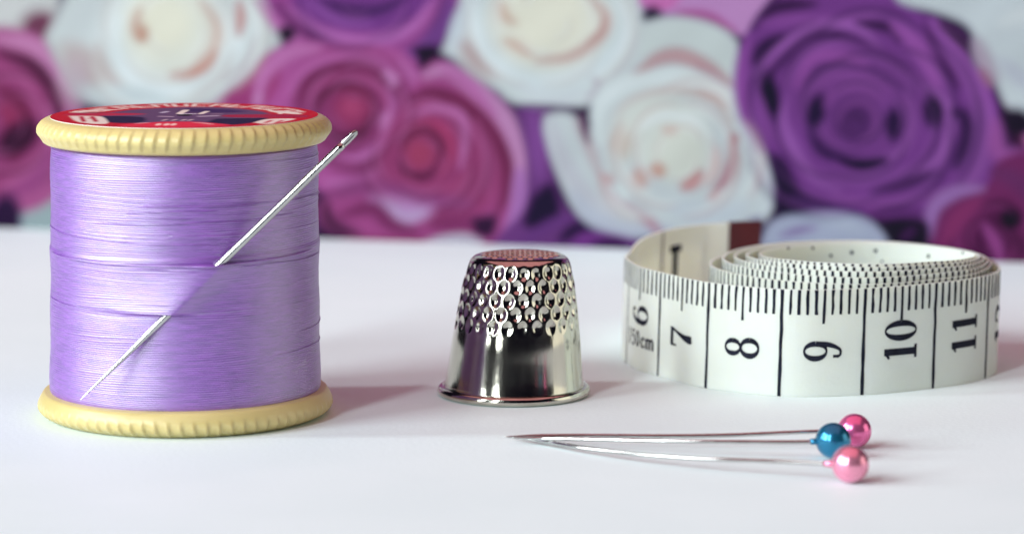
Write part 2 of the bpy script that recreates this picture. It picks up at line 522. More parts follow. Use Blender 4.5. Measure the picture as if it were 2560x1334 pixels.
    # dark notch
    cv.poly([(1030, 120), (1090, 115), (1085, 150), (1060, 165)], c(52, 26, 70), 14)
    # --- magenta rose two
    cv.poly([(1020, 240), (1060, 170), (1110, 150), (1190, 200), (1260, 270), (1300, 360), (1310, 470), (1280, 590), (1210, 612), (1000, 600), (860, 590),
             (800, 560), (800, 500), (880, 460), (980, 400)], c(160, 64, 132), 18)
    cv.ell(1110, 400, 165, 165, 0, c(150, 52, 110), 0.25)
    S([(1060, 190), (1120, 175), (1200, 230), (1270, 310), (1300, 420), (1290, 540)], 46, c(184, 124, 176), 24)
    S([(1100, 165), (1170, 210), (1240, 290)], 20, c(176, 88, 158), 18)
    S([(1020, 245), (1080, 228), (1150, 255), (1220, 320), (1265, 400), (1265, 480), (1240, 540)], 36, c(124, 36, 86), 18)
    S([(1030, 290), (1090, 270), (1150, 290), (1165, 340), (1150, 420)], 26, c(176, 92, 156), 16)
    S([(1190, 300), (1225, 400), (1220, 500)], 26, c(160, 66, 126), 20)
    S([(1010, 330), (1060, 305), (1115, 330), (1130, 390), (1100, 440)], 24, c(168, 50, 104), 16)
    S([(1005, 380), (1025, 340), (1070, 325), (1105, 365), (1090, 410)], 22, c(120, 34, 78), 16)
    cv.ell(1050, 385, 34, 36, 0, c(160, 52, 96), 0.8)
    S([(1000, 400), (1020, 435), (1065, 440), (1095, 415)], 22, c(108, 28, 76), 16)
    S([(1010, 440), (1060, 475), (1130, 470), (1180, 430)], 20, c(160, 60, 116), 16)
    S([(820, 490), (900, 470), (980, 480), (1060, 500), (1180, 510)], 46, c(140, 58, 122), 30)
    S([(930, 500), (980, 515), (1050, 530), (1080, 520)], 44, c(178, 128, 186), 34)
    S([(960, 505), (1010, 545), (1060, 530)], 26, c(190, 160, 206), 26)
    S([(850, 540), (930, 520), (980, 560), (1040, 580)], 40, c(126, 40, 98), 26)
    S([(810, 500), (830, 560), (900, 590)], 34, c(90, 34, 78), 26)
    S([(1080, 560), (1160, 560), (1220, 560)], 44, c(134, 44, 104), 30)
    S([(860, 597), (1000, 602), (1140, 606)], 22, c(150, 56, 112), 12)
    cv.poly([(1050, 610), (1100, 590), (1170, 585), (1205, 615)], c(186, 178, 198), 14)
    cv.poly([(1180, 545), (1240, 540), (1230, 590), (1190, 585)], c(70, 28, 78), 20)
    S([(1300, 420), (1300, 520), (1260, 620)], 50, c(162, 100, 172), 20)
    # --- purple gap between magenta rose and white rose
    cv.poly([(1290, 270), (1370, 265), (1380, 400), (1420, 520), (1520, 620), (1240, 620), (1310, 520), (1320, 400)], c(112, 54, 130), 16)
    S([(1330, 280), (1345, 360), (1350, 450)], 46, c(128, 66, 148), 26)
    cv.poly([(1330, 490), (1380, 460), (1400, 530), (1360, 570), (1310, 560)], c(50, 22, 80), 24)
    S([(1300, 610), (1380, 560), (1440, 540)], 30, c(108, 52, 132), 20)
    S([(1400, 600), (1450, 570), (1500, 580)], 34, c(56, 26, 86), 22)
    # --- white rose, top centre
    cv.poly([(1105, 130), (1150, 20), (1180, -80), (1560, -90), (1615, 20), (1600, 140), (1540, 240), (1420, 268), (1290, 258), (1250, 230), (1190, 190), (1140, 150)],
            c(205, 215, 217), 18)
    S([(1130, 130), (1150, 60), (1190, -20)], 40, c(202, 212, 222), 22)
    cv.ell(1205, 145, 60, 40, 40, c(196, 178, 180), 0.8)
    S([(1160, 110), (1200, 150), (1235, 175)], 20, c(186, 158, 160), 16)
    S([(1180, -20), (1190, 80), (1250, 160), (1350, 205), (1450, 190), (1550, 120), (1590, 30)], 54, c(212, 224, 228), 26)
    cv.ell(1370, 50, 150, 130, 0, c(222, 224, 214), 0.3)
    cv.ell(1370, 40, 100, 100, 0, c(228, 226, 208), 0.6)
    S([(1250, 0), (1262, 40), (1290, 60)], 30, c(216, 190, 172), 22)
    S([(1260, 100), (1300, 120), (1330, 140)], 30, c(216, 190, 174), 22)
    S([(1470, -10), (1515, 40), (1500, 90), (1430, 140), (1340, 155)], 28, c(208, 178, 172), 20)
    S([(1510, 40), (1505, 80), (1470, 110)], 18, c(196, 156, 152), 16)
    S([(1280, 210), (1380, 245), (1480, 230)], 30, c(208, 216, 222), 20)
    S([(1480, 195), (1500, 215), (1470, 250)], 20, c(192, 186, 196), 18)
    S([(1300, 262), (1380, 266), (1440, 268)], 10, c(96, 70, 110), 8)
    # --- pink at top right of it
    cv.poly([(1590, -40), (1610, 30), (1700, 40), (1800, 60), (1860, 90), (1910, 20), (1920, -60)], c(186, 130, 190), 18)
    S([(1600, 0), (1660, 10), (1700, -10)], 30, c(198, 96, 170), 20)
    S([(1690, 30), (1770, 40), (1840, 80)], 22, c(162, 76, 140), 16)
    cv.ell(1630, 40, 26, 24, 0, c(58, 44, 80), 0.8)
    # --- white rose, centre right
    cv.poly([(1600, 60), (1680, 42), (1780, 60), (1845, 110), (1850, 230), (1870, 300), (1920, 400), (1935, 500), (1900, 560), (1800, 580), (1640, 585),
             (1540, 575), (1450, 540), (1400, 450), (1365, 350), (1362, 290), (1430, 285), (1475, 340), (1478, 260), (1520, 190), (1570, 130)],
            c(200, 209, 213), 16)
    cv.poly([(1600, 70), (1680, 50), (1790, 75), (1835, 130), (1835, 220), (1700, 140), (1610, 160)], c(200, 210, 210), 22)
    S([(1600, 190), (1640, 150), (1700, 140), (1770, 170), (1830, 215)], 40, c(186, 148, 154), 20)
    S([(1580, 200), (1620, 165)], 24, c(190, 150, 152), 18)
    S([(1740, 165), (1800, 200), (1830, 225)], 20, c(166, 118, 134), 14)
    S([(1500, 360), (1500, 270), (1560, 215), (1660, 195), (1760, 205), (1840, 260), (1880, 340)], 46, c(214, 224, 226), 22)
    S([(1540, 330), (1560, 270), (1630, 235), (1720, 228), (1800, 260), (1830, 310)], 22, c(206, 190, 186), 20)
    S([(1740, 225), (1790, 245), (1815, 275)], 18, c(196, 164, 160), 14)
    cv.ell(1650, 330, 120, 90, 0, c(210, 216, 210), 0.5)
    cv.ell(1550, 365, 24, 44, 10, c(210, 194, 182), 0.9)
    S([(1520, 380), (1560, 440), (1620, 480)], 40, c(208, 216, 216), 26)
    S([(1600, 320), (1660, 290), (1730, 300), (1780, 350)], 24, c(218, 226, 226), 18)
    cv.ell(1700, 390, 70, 66, 0, c(212, 216, 206), 0.6)
    cv.ell(1675, 325, 22, 14, 0, c(214, 196, 186), 0.9)
    cv.ell(1645, 425, 20, 18, 30, c(206, 162, 148), 0.9)
    cv.ell(1600, 445, 22, 26, 0, c(208, 176, 170), 0.9)
    S([(1705, 470), (1735, 455), (1755, 430)], 30, c(192, 130, 132), 18)
    S([(1785, 480), (1820, 440), (1832, 390), (1825, 350)], 34, c(172, 118, 132), 18)
    S([(1830, 330), (1845, 360)], 18, c(168, 110, 122), 14)
    S([(1790, 370), (1785, 420), (1765, 460)], 24, c(218, 190, 188), 18)
    S([(1770, 500), (1800, 480)], 24, c(210, 178, 180), 16)
    S([(1860, 330), (1905, 420), (1920, 500), (1880, 555)], 40, c(204, 214, 220), 20)
    S([(1870, 360), (1890, 420), (1895, 470)], 14, c(180, 170, 190), 14)
    S([(1380, 300), (1400, 380), (1450, 470), (1540, 550)], 46, c(196, 198, 208), 26)
    S([(1440, 300), (1470, 360), (1500, 440)], 24, c(196, 180, 186), 22)
    S([(1450, 285), (1462, 330), (1472, 360)], 20, c(110, 72, 104), 14)
    S([(1500, 430), (1520, 480), (1580, 520), (1640, 550)], 20, c(194, 170, 180), 18)
    cv.ell(1518, 448, 18, 14, 30, c(202, 160, 164), 0.9)
    S([(1560, 500), (1560, 450)], 30, c(206, 216, 218), 20)
    S([(1430, 480), (1480, 540), (1560, 575), (1680, 570)], 40, c(188, 194, 212), 26)
    S([(1600, 540), (1640, 570), (1660, 590)], 20, c(176, 130, 150), 16)
    S([(1680, 520), (1780, 540), (1860, 520)], 60, c(196, 206, 216), 34)
    # purple below it
    cv.poly([(1420, 620), (1460, 580), (1540, 585), (1600, 610), (1580, 650), (1430, 650)], c(118, 48, 138), 16)
    S([(1480, 612), (1540, 608), (1580, 620)], 24, c(66, 28, 92), 16)
    S([(1900, 545), (1860, 580), (1840, 640)], 30, c(90, 70, 130), 20)
    # --- big purple rose
    cv.poly([(1845, 130), (1880, 60), (1920, 10), (2020, -40), (2180, -40), (2260, 10), (2400, 80), (2460, 170), (2500, 290), (2500, 400), (2470, 500), (2380, 560),
             (2250, 545), (2120, 530), (2000, 540), (1940, 530), (1935, 450), (1900, 350), (1860, 250)], c(120, 54, 142), 16)
    cv.poly([(1920, 380), (1960, 400), (2010, 480), (2080, 520), (2040, 540), (1945, 545), (1935, 470)], c(50, 24, 80), 20)
    S([(1870, 90), (1850, 180), (1860, 280), (1900, 380)], 34, c(140, 66, 156), 18)
    S([(1880, 70), (1940, 20), (2040, 10)], 30, c(70, 30, 90), 22)
    S([(1900, 60), (1990, 50), (2100, 55), (2200, 30)], 30, c(134, 64, 152), 20)
    S([(1885, 160), (1910, 120), (1960, 90)], 34, c(62, 28, 88), 20)
    S([(1880, 190), (1950, 120), (2040, 70), (2140, 70), (2200, 120)], 30, c(146, 78, 164), 18)
    S([(1905, 210), (1960, 150), (2030, 95), (2090, 90), (2180, 130), (2260, 170), (2320, 210)], 34, c(84, 36, 106), 22)
    S([(2140, 55), (2220, 70), (2250, 100), (2230, 85)], 24, c(66, 28, 88), 18)
    S([(2230, 60), (2290, 110), (2330, 180), (2350, 240)], 44, c(148, 72, 162), 24)
    S([(2310, 60), (2340, 120), (2400, 220)], 26, c(90, 38, 108), 20)
    S([(2330, 50), (2390, 130), (2440, 210), (2470, 300), (2480, 380)], 44, c(148, 76, 166), 24)
    S([(2350, 60), (2420, 120), (2445, 170)], 26, c(70, 40, 80), 20)
    S([(1960, 210), (2020, 130), (2100, 120), (2180, 150), (2270, 190), (2340, 230)], 34, c(136, 66, 154), 22)
    cv.ell(1925, 240, 24, 60, -12, c(42, 22, 72), 0.8)
    S([(1900, 240), (1920, 320), (1960, 370)], 20, c(128, 62, 146), 16)
    S([(1970, 240), (1960, 300), (1985, 370), (2030, 440), (2100, 480)], 30, c(142, 76, 162), 18)
    cv.ell(2140, 250, 170, 130, 10, c(120, 56, 140), 0.35)
    S([(2010, 210), (2060, 165), (2140, 165), (2220, 200), (2280, 240)], 24, c(98, 46, 120), 20)
    S([(1990, 220), (2030, 150), (2100, 140), (2170, 160)], 26, c(144, 68, 156), 18)
    S([(2030, 230), (2090, 190), (2170, 195), (2230, 230)], 20, c(132, 64, 148), 16)
    cv.ell(2040, 280, 24, 45, 15, c(52, 26, 84), 0.8)
    S([(2060, 270), (2090, 230), (2150, 220), (2210, 250)], 24, c(126, 60, 142), 16)
    cv.ell(2140, 300, 60, 60, 0, c(94, 42, 116), 0.5)
    S([(2095, 310), (2110, 270), (2150, 255), (2185, 280), (2180, 330), (2150, 350)], 14, c(122, 58, 138), 12)
    S([(2120, 300), (2140, 285), (2160, 310)], 14, c(84, 38, 106), 12)
    cv.ell(2235, 310, 22, 42, 0, c(58, 28, 88), 0.8)
    S([(2265, 230), (2280, 300), (2260, 370), (2200, 400), (2130, 400)], 24, c(130, 66, 148), 16)
    S([(2020, 330), (2060, 380), (2120, 400)], 26, c(66, 30, 96), 18)
    cv.ell(2335, 275, 26, 44, 0, c(44, 22, 74), 0.8)
    S([(2310, 215), (2360, 250), (2375, 310), (2350, 390), (2280, 440)], 26, c(142, 76, 160), 16)
    S([(2100, 400), (2160, 412), (2220, 400)], 30, c(46, 22, 78), 18)
    S([(2040, 440), (2120, 455), (2220, 440), (2300, 420)], 36, c(126, 62, 146), 20)
    S([(2380, 280), (2410, 290), (2420, 340), (2390, 420)], 44, c(66, 30, 92), 26)
    S([(2440, 250), (2460, 330), (2440, 430), (2370, 500)], 40, c(136, 70, 154), 26)
    S([(2180, 480), (2260, 460), (2350, 430)], 30, c(84, 38, 106), 22)
    S([(2080, 490), (2180, 510), (2280, 500), (2380, 470)], 28, c(130, 62, 146), 18)
    S([(1980, 490), (2060, 520), (2150, 530)], 24, c(92, 46, 120), 18)
    S([(2160, 540), (2260, 530), (2330, 540)], 34, c(104, 44, 122), 22)
    # --- white rose, top right corner
    cv.poly([(2210, -60), (2250, 5), (2340, 30), (2420, 65), (2450, 130), (2480, 180), (2520, 270), (2580, 300), (2700, 260), (2740, 60), (2660, -80)],
            c(200, 210, 216), 20)
    S([(2440, 100), (2460, 150), (2490, 200)], 40, c(176, 160, 180), 28)
    S([(2450, 170), (2480, 220)], 22, c(150, 96, 128), 18)
    S([(2500, 150), (2560, 200), (2620, 220)], 40, c(192, 198, 212), 30)
    S([(2500, 60), (2560, 40), (2640, 60)], 40, c(210, 218, 222), 30)
    cv.ell(2545, 305, 44, 34, 20, c(48, 26, 66), 0.7)
    S([(2490, 300), (2500, 380), (2560, 400), (2640, 420)], 50, c(150, 72, 152), 30)
    # --- small magenta rose bottom right
    cv.poly([(2310, 560), (2330, 500), (2400, 465), (2470, 460), (2500, 400), (2600, 380), (2680, 460), (2680, 680), (2320, 680)], c(120, 36, 100), 18)
    S([(2320, 600), (2335, 520), (2390, 480), (2460, 470)], 36, c(146, 100, 168), 20)
    S([(2360, 610), (2400, 540), (2450, 500)], 40, c(134, 40, 102), 24)
    cv.ell(2480, 600, 50, 90, 20, c(96, 24, 84), 0.7)
    S([(2480, 430), (2540, 450), (2580, 500)], 44, c(112, 42, 104), 26)
    cv.ell(2528, 545, 26, 26, 0, c(46, 16, 62), 0.7)
    S([(2460, 560), (2490, 610), (2500, 660)], 30, c(148, 60, 136), 20)
    S([(2540, 580), (2560, 640)], 30, c(100, 30, 86), 20)
    # --- white petal under the purple rose
    cv.poly([(1900, 620), (1930, 555), (2020, 532), (2120, 535), (2190, 565), (2230, 640), (1900, 660)], c(170, 178, 204), 18)
    S([(1950, 590), (2000, 575), (2040, 570)], 20, c(130, 110, 160), 16)
    S([(2050, 550), (2110, 560), (2160, 580)], 30, c(180, 190, 212), 20)
    cv.poly([(2200, 560), (2260, 545), (2320, 560), (2310, 640), (2240, 640)], c(46, 20, 66), 20)
    S([(2250, 600), (2290, 570)], 24, c(80, 34, 98), 16)

def petal_detail(cv, c):
    P = cv.petals
    P(2140, 290, 320, 0.92, c(154, 86, 170), c(46, 20, 76), 17, 21, 0.22, 0.42)
    P(880, 275, 150, 1.0, c(188, 104, 170), c(104, 28, 76), 11, 22, 0.25, 0.32, w=8)
    P(1060, 390, 160, 1.0, c(184, 100, 160), c(104, 26, 72), 11, 23, 0.25, 0.32, w=8)
    P(20, 310, 150, 1.0, c(182, 96, 152), c(88, 24, 64), 9, 24, 0.25, 0.35, w=8)
    P(910, -40, 180, 1.0, c(170, 92, 170), c(76, 32, 100), 9, 25, 0.25, 0.35, w=9)
    P(430, 80, 230, 0.95, c(228, 234, 234), c(200, 180, 170), 10, 26, 0.4, 0.25, w=10)
    P(1370, 50, 210, 0.95, c(226, 232, 234), c(200, 178, 170), 9, 27, 0.4, 0.25, w=10)
    P(1690, 385, 200, 1.0, c(226, 232, 232), c(200, 160, 156), 13, 28, 0.4, 0.3, w=9)
    P(2480, 600, 110, 1.0, c(150, 60, 130), c(60, 14, 58), 7, 29, 0.25, 0.4, w=8)
    # slow uneven tone of the printed petals
    n = (np.sin(cv.X * 0.021 + 1.7 * np.sin(cv.Y * 0.013)) + np.sin(cv.Y * 0.027 + 1.3 * np.sin(cv.X * 0.017 + 2.0)) + np.sin((cv.X + cv.Y) * 0.041)) / 3
    cv.C *= (1 + 0.05 * n)[..., None]

build_backdrop()

# ------------------------------------------------------------------ spool of thread
FL_R = 1.82
front = on_z(465, 1101, 0.0)
depth_guess = front[1] + FL_R
SX, SY = on_z(465, 1101, 0.0)[0] * (depth_guess / front[1]), depth_guess

def z_for(py, r):
    """height at which the front of a ring of radius r round the spool shows at photo row py"""
    return on_y(465, py, SY - r)[2]

TH_R = 1.665
Z_TH0, Z_TH1 = z_for(1031, TH_R), z_for(391, TH_R)
Z_TOP = z_for(322, 1.645)
SPOOL = thing('thread_spool', 'cream plastic spool wound with lilac thread, red label on top', 'thread spool', (SX, SY, 0))

def make_flange(name, z_flip):
    """ribbed flange; profile for the top one, mirrored for the bottom one"""
    H = Z_TOP
    zu = Z_TH1 - H                     # underside where the thread starts
    pts = [(0.34, 0.0), (1.0, 0.0), (1.60, 0.0), (1.66, -0.004), (1.715, -0.020), (1.76, -0.046), (1.795, -0.082), (1.815, -0.122), (1.820, -0.160),
           (1.812, -0.192), (1.788, -0.225), (1.758, -0.265), (1.726, -0.310), (1.695, zu + 0.02), (1.66, zu + 0.004), (1.5, zu), (0.34, zu)]
    if z_flip:
        pts = [(0.34, 0.0), (1.0, 0.0), (1.60, 0.0), (1.66, -0.006), (1.72, -0.026), (1.775, -0.058), (1.812, -0.098), (1.823, -0.14), (1.815, -0.18),
               (1.798, -0.22), (1.775, -0.26), (1.74, -0.31), (1.70, zu + 0.02), (1.66, zu + 0.004), (1.5, zu), (0.34, zu)]
    P = catmull(pts, 90)
    nrib = 74
    nseg = nrib * 12
    def disp(TH, K, R, Z):
        e = np.clip((R - 1.67) / 0.06, 0, 1) * np.clip((Z + (0.225 if z_flip else 0.285)) / (0.12 if z_flip else 0.05), 0, 1)
        e = e * e * (3 - 2 * e) * (1.5 if z_flip else 1.0)
        ph = (TH * nrib / (2 * np.pi) - (Z + 0.15) * 1.2) % 1.0
        prof = np.where(ph < 0.72, ph / 0.72, (1 - ph) / 0.28)
        prof = prof ** 1.3
        var = 0.85 + 0.3 * np.sin(TH * 3.1 + 1.0) * 0.5
        return -0.019 * e * (1 - prof) * var + 0.003 * np.sin(TH * 2 + 0.5)
    V, Fc = lathe(P, nseg, (0, 0, 0), disp)
    if z_flip:
        V[:, 2] = -V[:, 2] - 0.0
        Fc = [tuple(f[::-1]) for f in Fc]
        zoff = 0.0
    else:
        zoff = H
    V[:, 2] += zoff
    Fc = [tuple(f) for f in Fc]
    return mesh_obj(name, V, Fc, m_plastic, SPOOL)

make_flange('top_flange', False)
make_flange('bottom_flange', True)
V, Fc = lathe([(0.34, 0.0), (0.34, Z_TOP)], 48, (0, 0, 0))
mesh_obj('spool_bore', V, Fc, m_hole, SPOOL)

# needle line, needed for the bulge of thread over it
N_A = on_y(425, 790, SY - 1.640)
N_B = on_y(553, 657, SY - 1.590)
nd = (N_B - N_A) / np.linalg.norm(N_B - N_A)

def noise1(n, seed, amps=((1, 1.0), (2, .7), (3, .6), (5, .4), (8, .3), (13, .2))):
    r_ = np.random.RandomState(seed)
    ph = r_.rand(len(amps), 2) * 2 * np.pi
    return lambda t: sum(a * np.sin(k * t + ph[i, 0]) for i, (k, a) in enumerate(amps)) / 1.6

def build_thread():
    nz, nth = 820, 420
    z0, z1 = Z_TH0 - 0.03, Z_TH1 + 0.03
    th = np.linspace(0, 2 * np.pi, nth, endpoint=False)
    zz = np.linspace(z0, z1, nz)
    TH, Z = np.meshgrid(th, zz)
    r_ = np.random.RandomState(5)
    turns = 128.0
    w1, w2, w3 = noise1(0, 1), noise1(0, 2), noise1(0, 3)
    zt = (Z - z0) / (z1 - z0)
    drift = 0.012 * w1(TH + 5 * zt) * np.sin(np.pi * zt) + 0.010 * np.sin(3 * TH + 40 * zt) + 0.0015 * np.sin(7 * TH - 90 * zt)
    ph = (zt + drift * 0.35) * turns + TH / (2 * np.pi)
    cell = np.floor(ph).astype(int)
    fr = ph - cell
    table_r = r_.normal(0, 1, 400)
    table_t = r_.uniform(0, 6.28, 400)
    deep = (r_.rand(400) < 0.03) * r_.uniform(0.6, 1.6, 400)
    ridge = 0.5 - 0.5 * np.cos(2 * np.pi * fr)
    c0 = np.clip(cell + 20, 0, 399)
    local = np.clip(0.5 + 0.9 * np.sin(TH * 1.0 + table_t[c0]), 0, 1)
    R = TH_R - 0.014 + 0.0028 * ridge + 0.0010 * table_r[c0] * local - 0.0024 * deep[c0] * local
    # a few uneven zones: step where two layers meet, thinner at the ends
    seam = (Z_TH0 + 0.60 * (Z_TH1 - Z_TH0)) + 0.03 * np.sin(TH - 0.5)
    R += 0.018 / (1 + np.exp((Z - seam) / 0.012)) - 0.012
    R += 0.012 * np.sin(zt * 9 + 1.0) * 0.6 + 0.006 * np.sin(zt * 23)
    R -= 0.05 * np.exp(-((zt - 1.0) / 0.012) ** 2) + 0.02 * np.exp(-((zt - 0.0) / 0.012) ** 2)
    # thread stretched over the needle
    X = R * np.sin(TH); Yc = -R * np.cos(TH)
    xn = (N_A[0] - SX) + (Z - N_A[2]) * (N_B[0] - N_A[0]) / (N_B[2] - N_A[2])
    env = np.clip((Z - N_A[2] + 0.00) / 0.035, 0, 1) * np.clip((N_B[2] - 0.015 - Z) / 0.03, 0, 1)
    env = env * env * (3 - 2 * env) * (Yc < 0)
    dxn = X - xn
    R += env * 0.098 * np.exp(-np.abs(dxn / np.where(dxn > 0, 0.20, 0.46)) ** 1.5)
    V = np.stack([R * np.sin(TH), -R * np.cos(TH), Z], -1).reshape(-1, 3)
    o = mesh_obj('thread_winding', V, grid_faces(nth, nz, True), m_thread, SPOOL)
    o['kind'] = 'stuff'
    # loose top strands that cross the layer at a slant
    parts = []
    surf = R
    def rad(t, z):
        j = int(np.clip((z - z0) / (z1 - z0) * (nz - 1), 0, nz - 1)); i = int((t % (2 * np.pi)) / (2 * np.pi) * nth) % nth
        return surf[max(j - 3, 0):j + 4, i].max()
    for k in range(14):
        t0 = r_.uniform(-1.7, 1.3); ln = r_.uniform(0.5, 2.2)
        z = r_.uniform(z0 + 0.1, z1 - 0.12); sl = r_.uniform(-0.05, 0.05)
        ts = np.linspace(t0, t0 + ln, 40)
        pts = []
        for q, t in enumerate(ts):
            zq = z + sl * (t - t0) + 0.006 * math.sin(9 * t + k)
            dip = -0.014 * (1 - min(1, min(q, 39 - q) / 5.0))
            rr = rad(t, zq) + 0.003 + dip
            pts.append((rr * math.sin(t), -rr * math.cos(t), zq))
        pts = np.array(pts)
        parts.append(tube_arrays(pts, 0.0065, 6))
    # the strand lying across the mouth where the needle comes out
    zc = N_B[2] - 0.03
    ts = np.linspace(-1.25, 1.30, 60)
    pts = []
    for t in ts:
        zq = zc + 0.02 - 0.02 * math.cos(t - 0.3) + 0.035 * (t - 0.27) * (t > 0.27)
        rr = rad(t, zq) + 0.010 - 0.022 * np.clip(abs(t - 0.02) - 1.0, 0, 1) / 0.28 + 0.03 * math.exp(-((t - 0.27) / 0.10) ** 2)
        pts.append((rr * math.sin(t), -rr * math.cos(t), zq))
    parts.append(tube_arrays(np.array(pts), 0.014, 8))
    V, Fc = merge(parts)
    s = mesh_obj('loose_strands', V, Fc, m_thread, SPOOL)
    s['kind'] = 'stuff'

build_thread()

def build_label():
    nr, nt = 120, 420
    R = 1.645
    rr = np.linspace(0.06, 1.0, nr); tt = np.linspace(0, 2 * np.pi, nt, endpoint=False)
    T, Rr = np.meshgrid(tt, rr)
    X, Y = Rr * np.cos(T), Rr * np.sin(T)         # +Y away from the camera
    def c(r, g, b_):
        return lin((r, g, b_))
    red, white, navy, plum = c(176, 24, 46), c(216, 200, 192), c(38, 28, 62), c(92, 66, 100)
    cv = Canvas(X, Y, red)
    # plum field inside the lettering and across the middle
    cv.poly([(-0.62, 0.12), (-0.45, 0.42), (-0.2, 0.6), (0.1, 0.66), (0.35, 0.55), (0.6, 0.2), (0.62, -0.3), (0.3, -0.62), (-0.3, -0.62), (-0.6, -0.3)], plum, 0.06)
    cv.poly([(0.0, 0.55), (0.3, 0.45), (0.42, 0.25), (0.2, 0.2), (-0.05, 0.3)], c(58, 36, 84), 0.1)
    # red bands left and right
    cv.poly([(-0.88, 0.14), (-0.5, 0.16), (-0.3, 0.08), (-0.5, -0.03), (-0.88, -0.02)], c(168, 40, 70), 0.05)
    cv.poly([(0.30, 0.02), (0.6, 0.06), (0.9, 0.0), (0.9, -0.18), (0.5, -0.2), (0.3, -0.12)], c(150, 34, 66), 0.05)
    # dark ovals
    cv.poly([(-0.62, -0.08), (-0.45, -0.08), (-0.28, -0.2), (-0.26, -0.55), (-0.42, -0.62), (-0.56, -0.45)], navy, 0.05)
    cv.poly([(0.26, -0.28), (0.5, -0.24), (0.64, -0.26), (0.55, -0.6), (0.38, -0.76), (0.22, -0.6)], navy, 0.05)
    # white ribbons with their lettering, front left and front right
    cv.poly([(-0.86, -0.06), (-0.66, -0.08), (-0.58, -0.2), (-0.50, -0.62), (-0.58, -0.68), (-0.74, -0.5)], white, 0.03)
    for x0, x1 in ((-0.76, -0.69), (-0.68, -0.60)):
        cv.stroke([(x0, -0.12), (x1, -0.50)], 0.035, c(170, 40, 66), 0.025, taper=False)
    cv.stroke([(-0.70, -0.26), (-0.64, -0.24)], 0.05, c(180, 50, 72), 0.03)
    cv.poly([(0.56, -0.58), (0.64, -0.32), (0.84, -0.28), (0.80, -0.46), (0.68, -0.68)], white, 0.03)
    for x in (0.66, 0.74):
        cv.stroke([(x - 0.01, -0.60), (x + 0.02, -0.42)], 0.035, c(186, 70, 86), 0.025, taper=False)
    # lettering along the far rim: broken light marks on an arc
    for k, a in enumerate(np.linspace(162, 12, 15)):
        ar = math.radians(a); da = math.radians(3.4)
        def P(r, t):
            return (r * math.cos(t), r * math.sin(t))
        kind = k % 5
        cv.stroke([P(0.72, ar + da), P(0.91, ar + da)], 0.035, white, 0.02, taper=False)
        if kind in (0, 2, 3):
            cv.stroke([P(0.90, ar + da), P(0.91, ar - da)], 0.035, white, 0.02, taper=False)
        if kind in (1, 2, 4):
            cv.stroke([P(0.73, ar + da), P(0.72, ar - da)], 0.035, white, 0.02, taper=False)
        if kind in (0, 3, 1):
            cv.stroke([P(0.90, ar - da * 0.8), P(0.74, ar - da)], 0.03, white, 0.02, taper=False)
        if kind in (3, 4):
            cv.stroke([P(0.82, ar + da), P(0.81, ar - da)], 0.03, white, 0.02, taper=False)
    cv.stroke([(0.62, 0.34), (0.74, 0.22), (0.86, 0.08)], 0.12, white, 0.03)
    cv.stroke([(-0.84, 0.22), (-0.74, 0.36), (-0.66, 0.44)], 0.08, white, 0.03)
    cv.stroke([(-0.86, 0.15), (-0.6, 0.20)], 0.05, c(90, 50, 70), 0.04)
    # marks round the hole
    cv.stroke([(-0.05, 0.12), (-0.03, 0.40)], 0.055, white, 0.015, taper=False)
    cv.stroke([(-0.03, 0.08), (0.06, 0.10)], 0.05, c(190, 180, 192), 0.02, taper=False)
    cv.stroke([(0.11, 0.10), (0.14, 0.30)], 0.045, white, 0.015, taper=False)
    cv.stroke([(-0.19, 0.20), (-0.16, 0.28)], 0.045, c(186, 172, 196), 0.02, taper=False)
    cv.stroke([(-0.17, -0.10), (-0.09, -0.12)], 0.05, c(176, 152, 172), 0.02, taper=False)
    cv.stroke([(0.13, -0.10), (0.24, -0.06)], 0.06, c(176, 156, 176), 0.03, taper=False)
    cv.stroke([(0.2, 0.05), (0.27, 0.12)], 0.09, c(122, 96, 122), 0.04)
    for x in (-0.12, -0.05, 0.02, 0.07):
        cv.stroke([(x, -0.42), (x + 0.02, -0.34)], 0.03, c(186, 160, 168), 0.02, taper=False)
    cv.poly([(-0.28, -0.62), (-0.1, -0.52), (0.12, -0.52), (0.3, -0.64), (0.4, -0.8), (0.0, -0.95), (-0.4, -0.82)], c(206, 44, 70), 0.04)
    cv.stroke([(-0.3, -0.66), (-0.2, -0.58)], 0.04, c(216, 150, 156), 0.03)
    cv.stroke([(0.12, -0.58), (0.2, -0.62), (0.28, -0.72)], 0.04, c(220, 160, 164), 0.03)
    for x in (-0.12, -0.06, -0.01):
        cv.ell(x, -0.72, 0.022, 0.08, 0, c(232, 190, 184), 0.5)
    V = np.stack([R * X, R * Y, np.full_like(X, Z_TOP + 0.006)], -1).reshape(-1, 3)
    o = mesh_obj('paper_label', V, grid_faces(nt, nr, True), m_label, SPOOL, smooth=False)
    set_print(o, np.clip(cv.C.reshape(-1, 3), 0.003, 0.9))
    o['label'] = 'round red paper label with white lettering and dark middle'
    V, Fc = lathe([(1.645, -0.003), (1.645, 0.006)], 120, (0, 0, Z_TOP))
    mesh_obj('label_edge', V, Fc, m_card, o)

build_label()

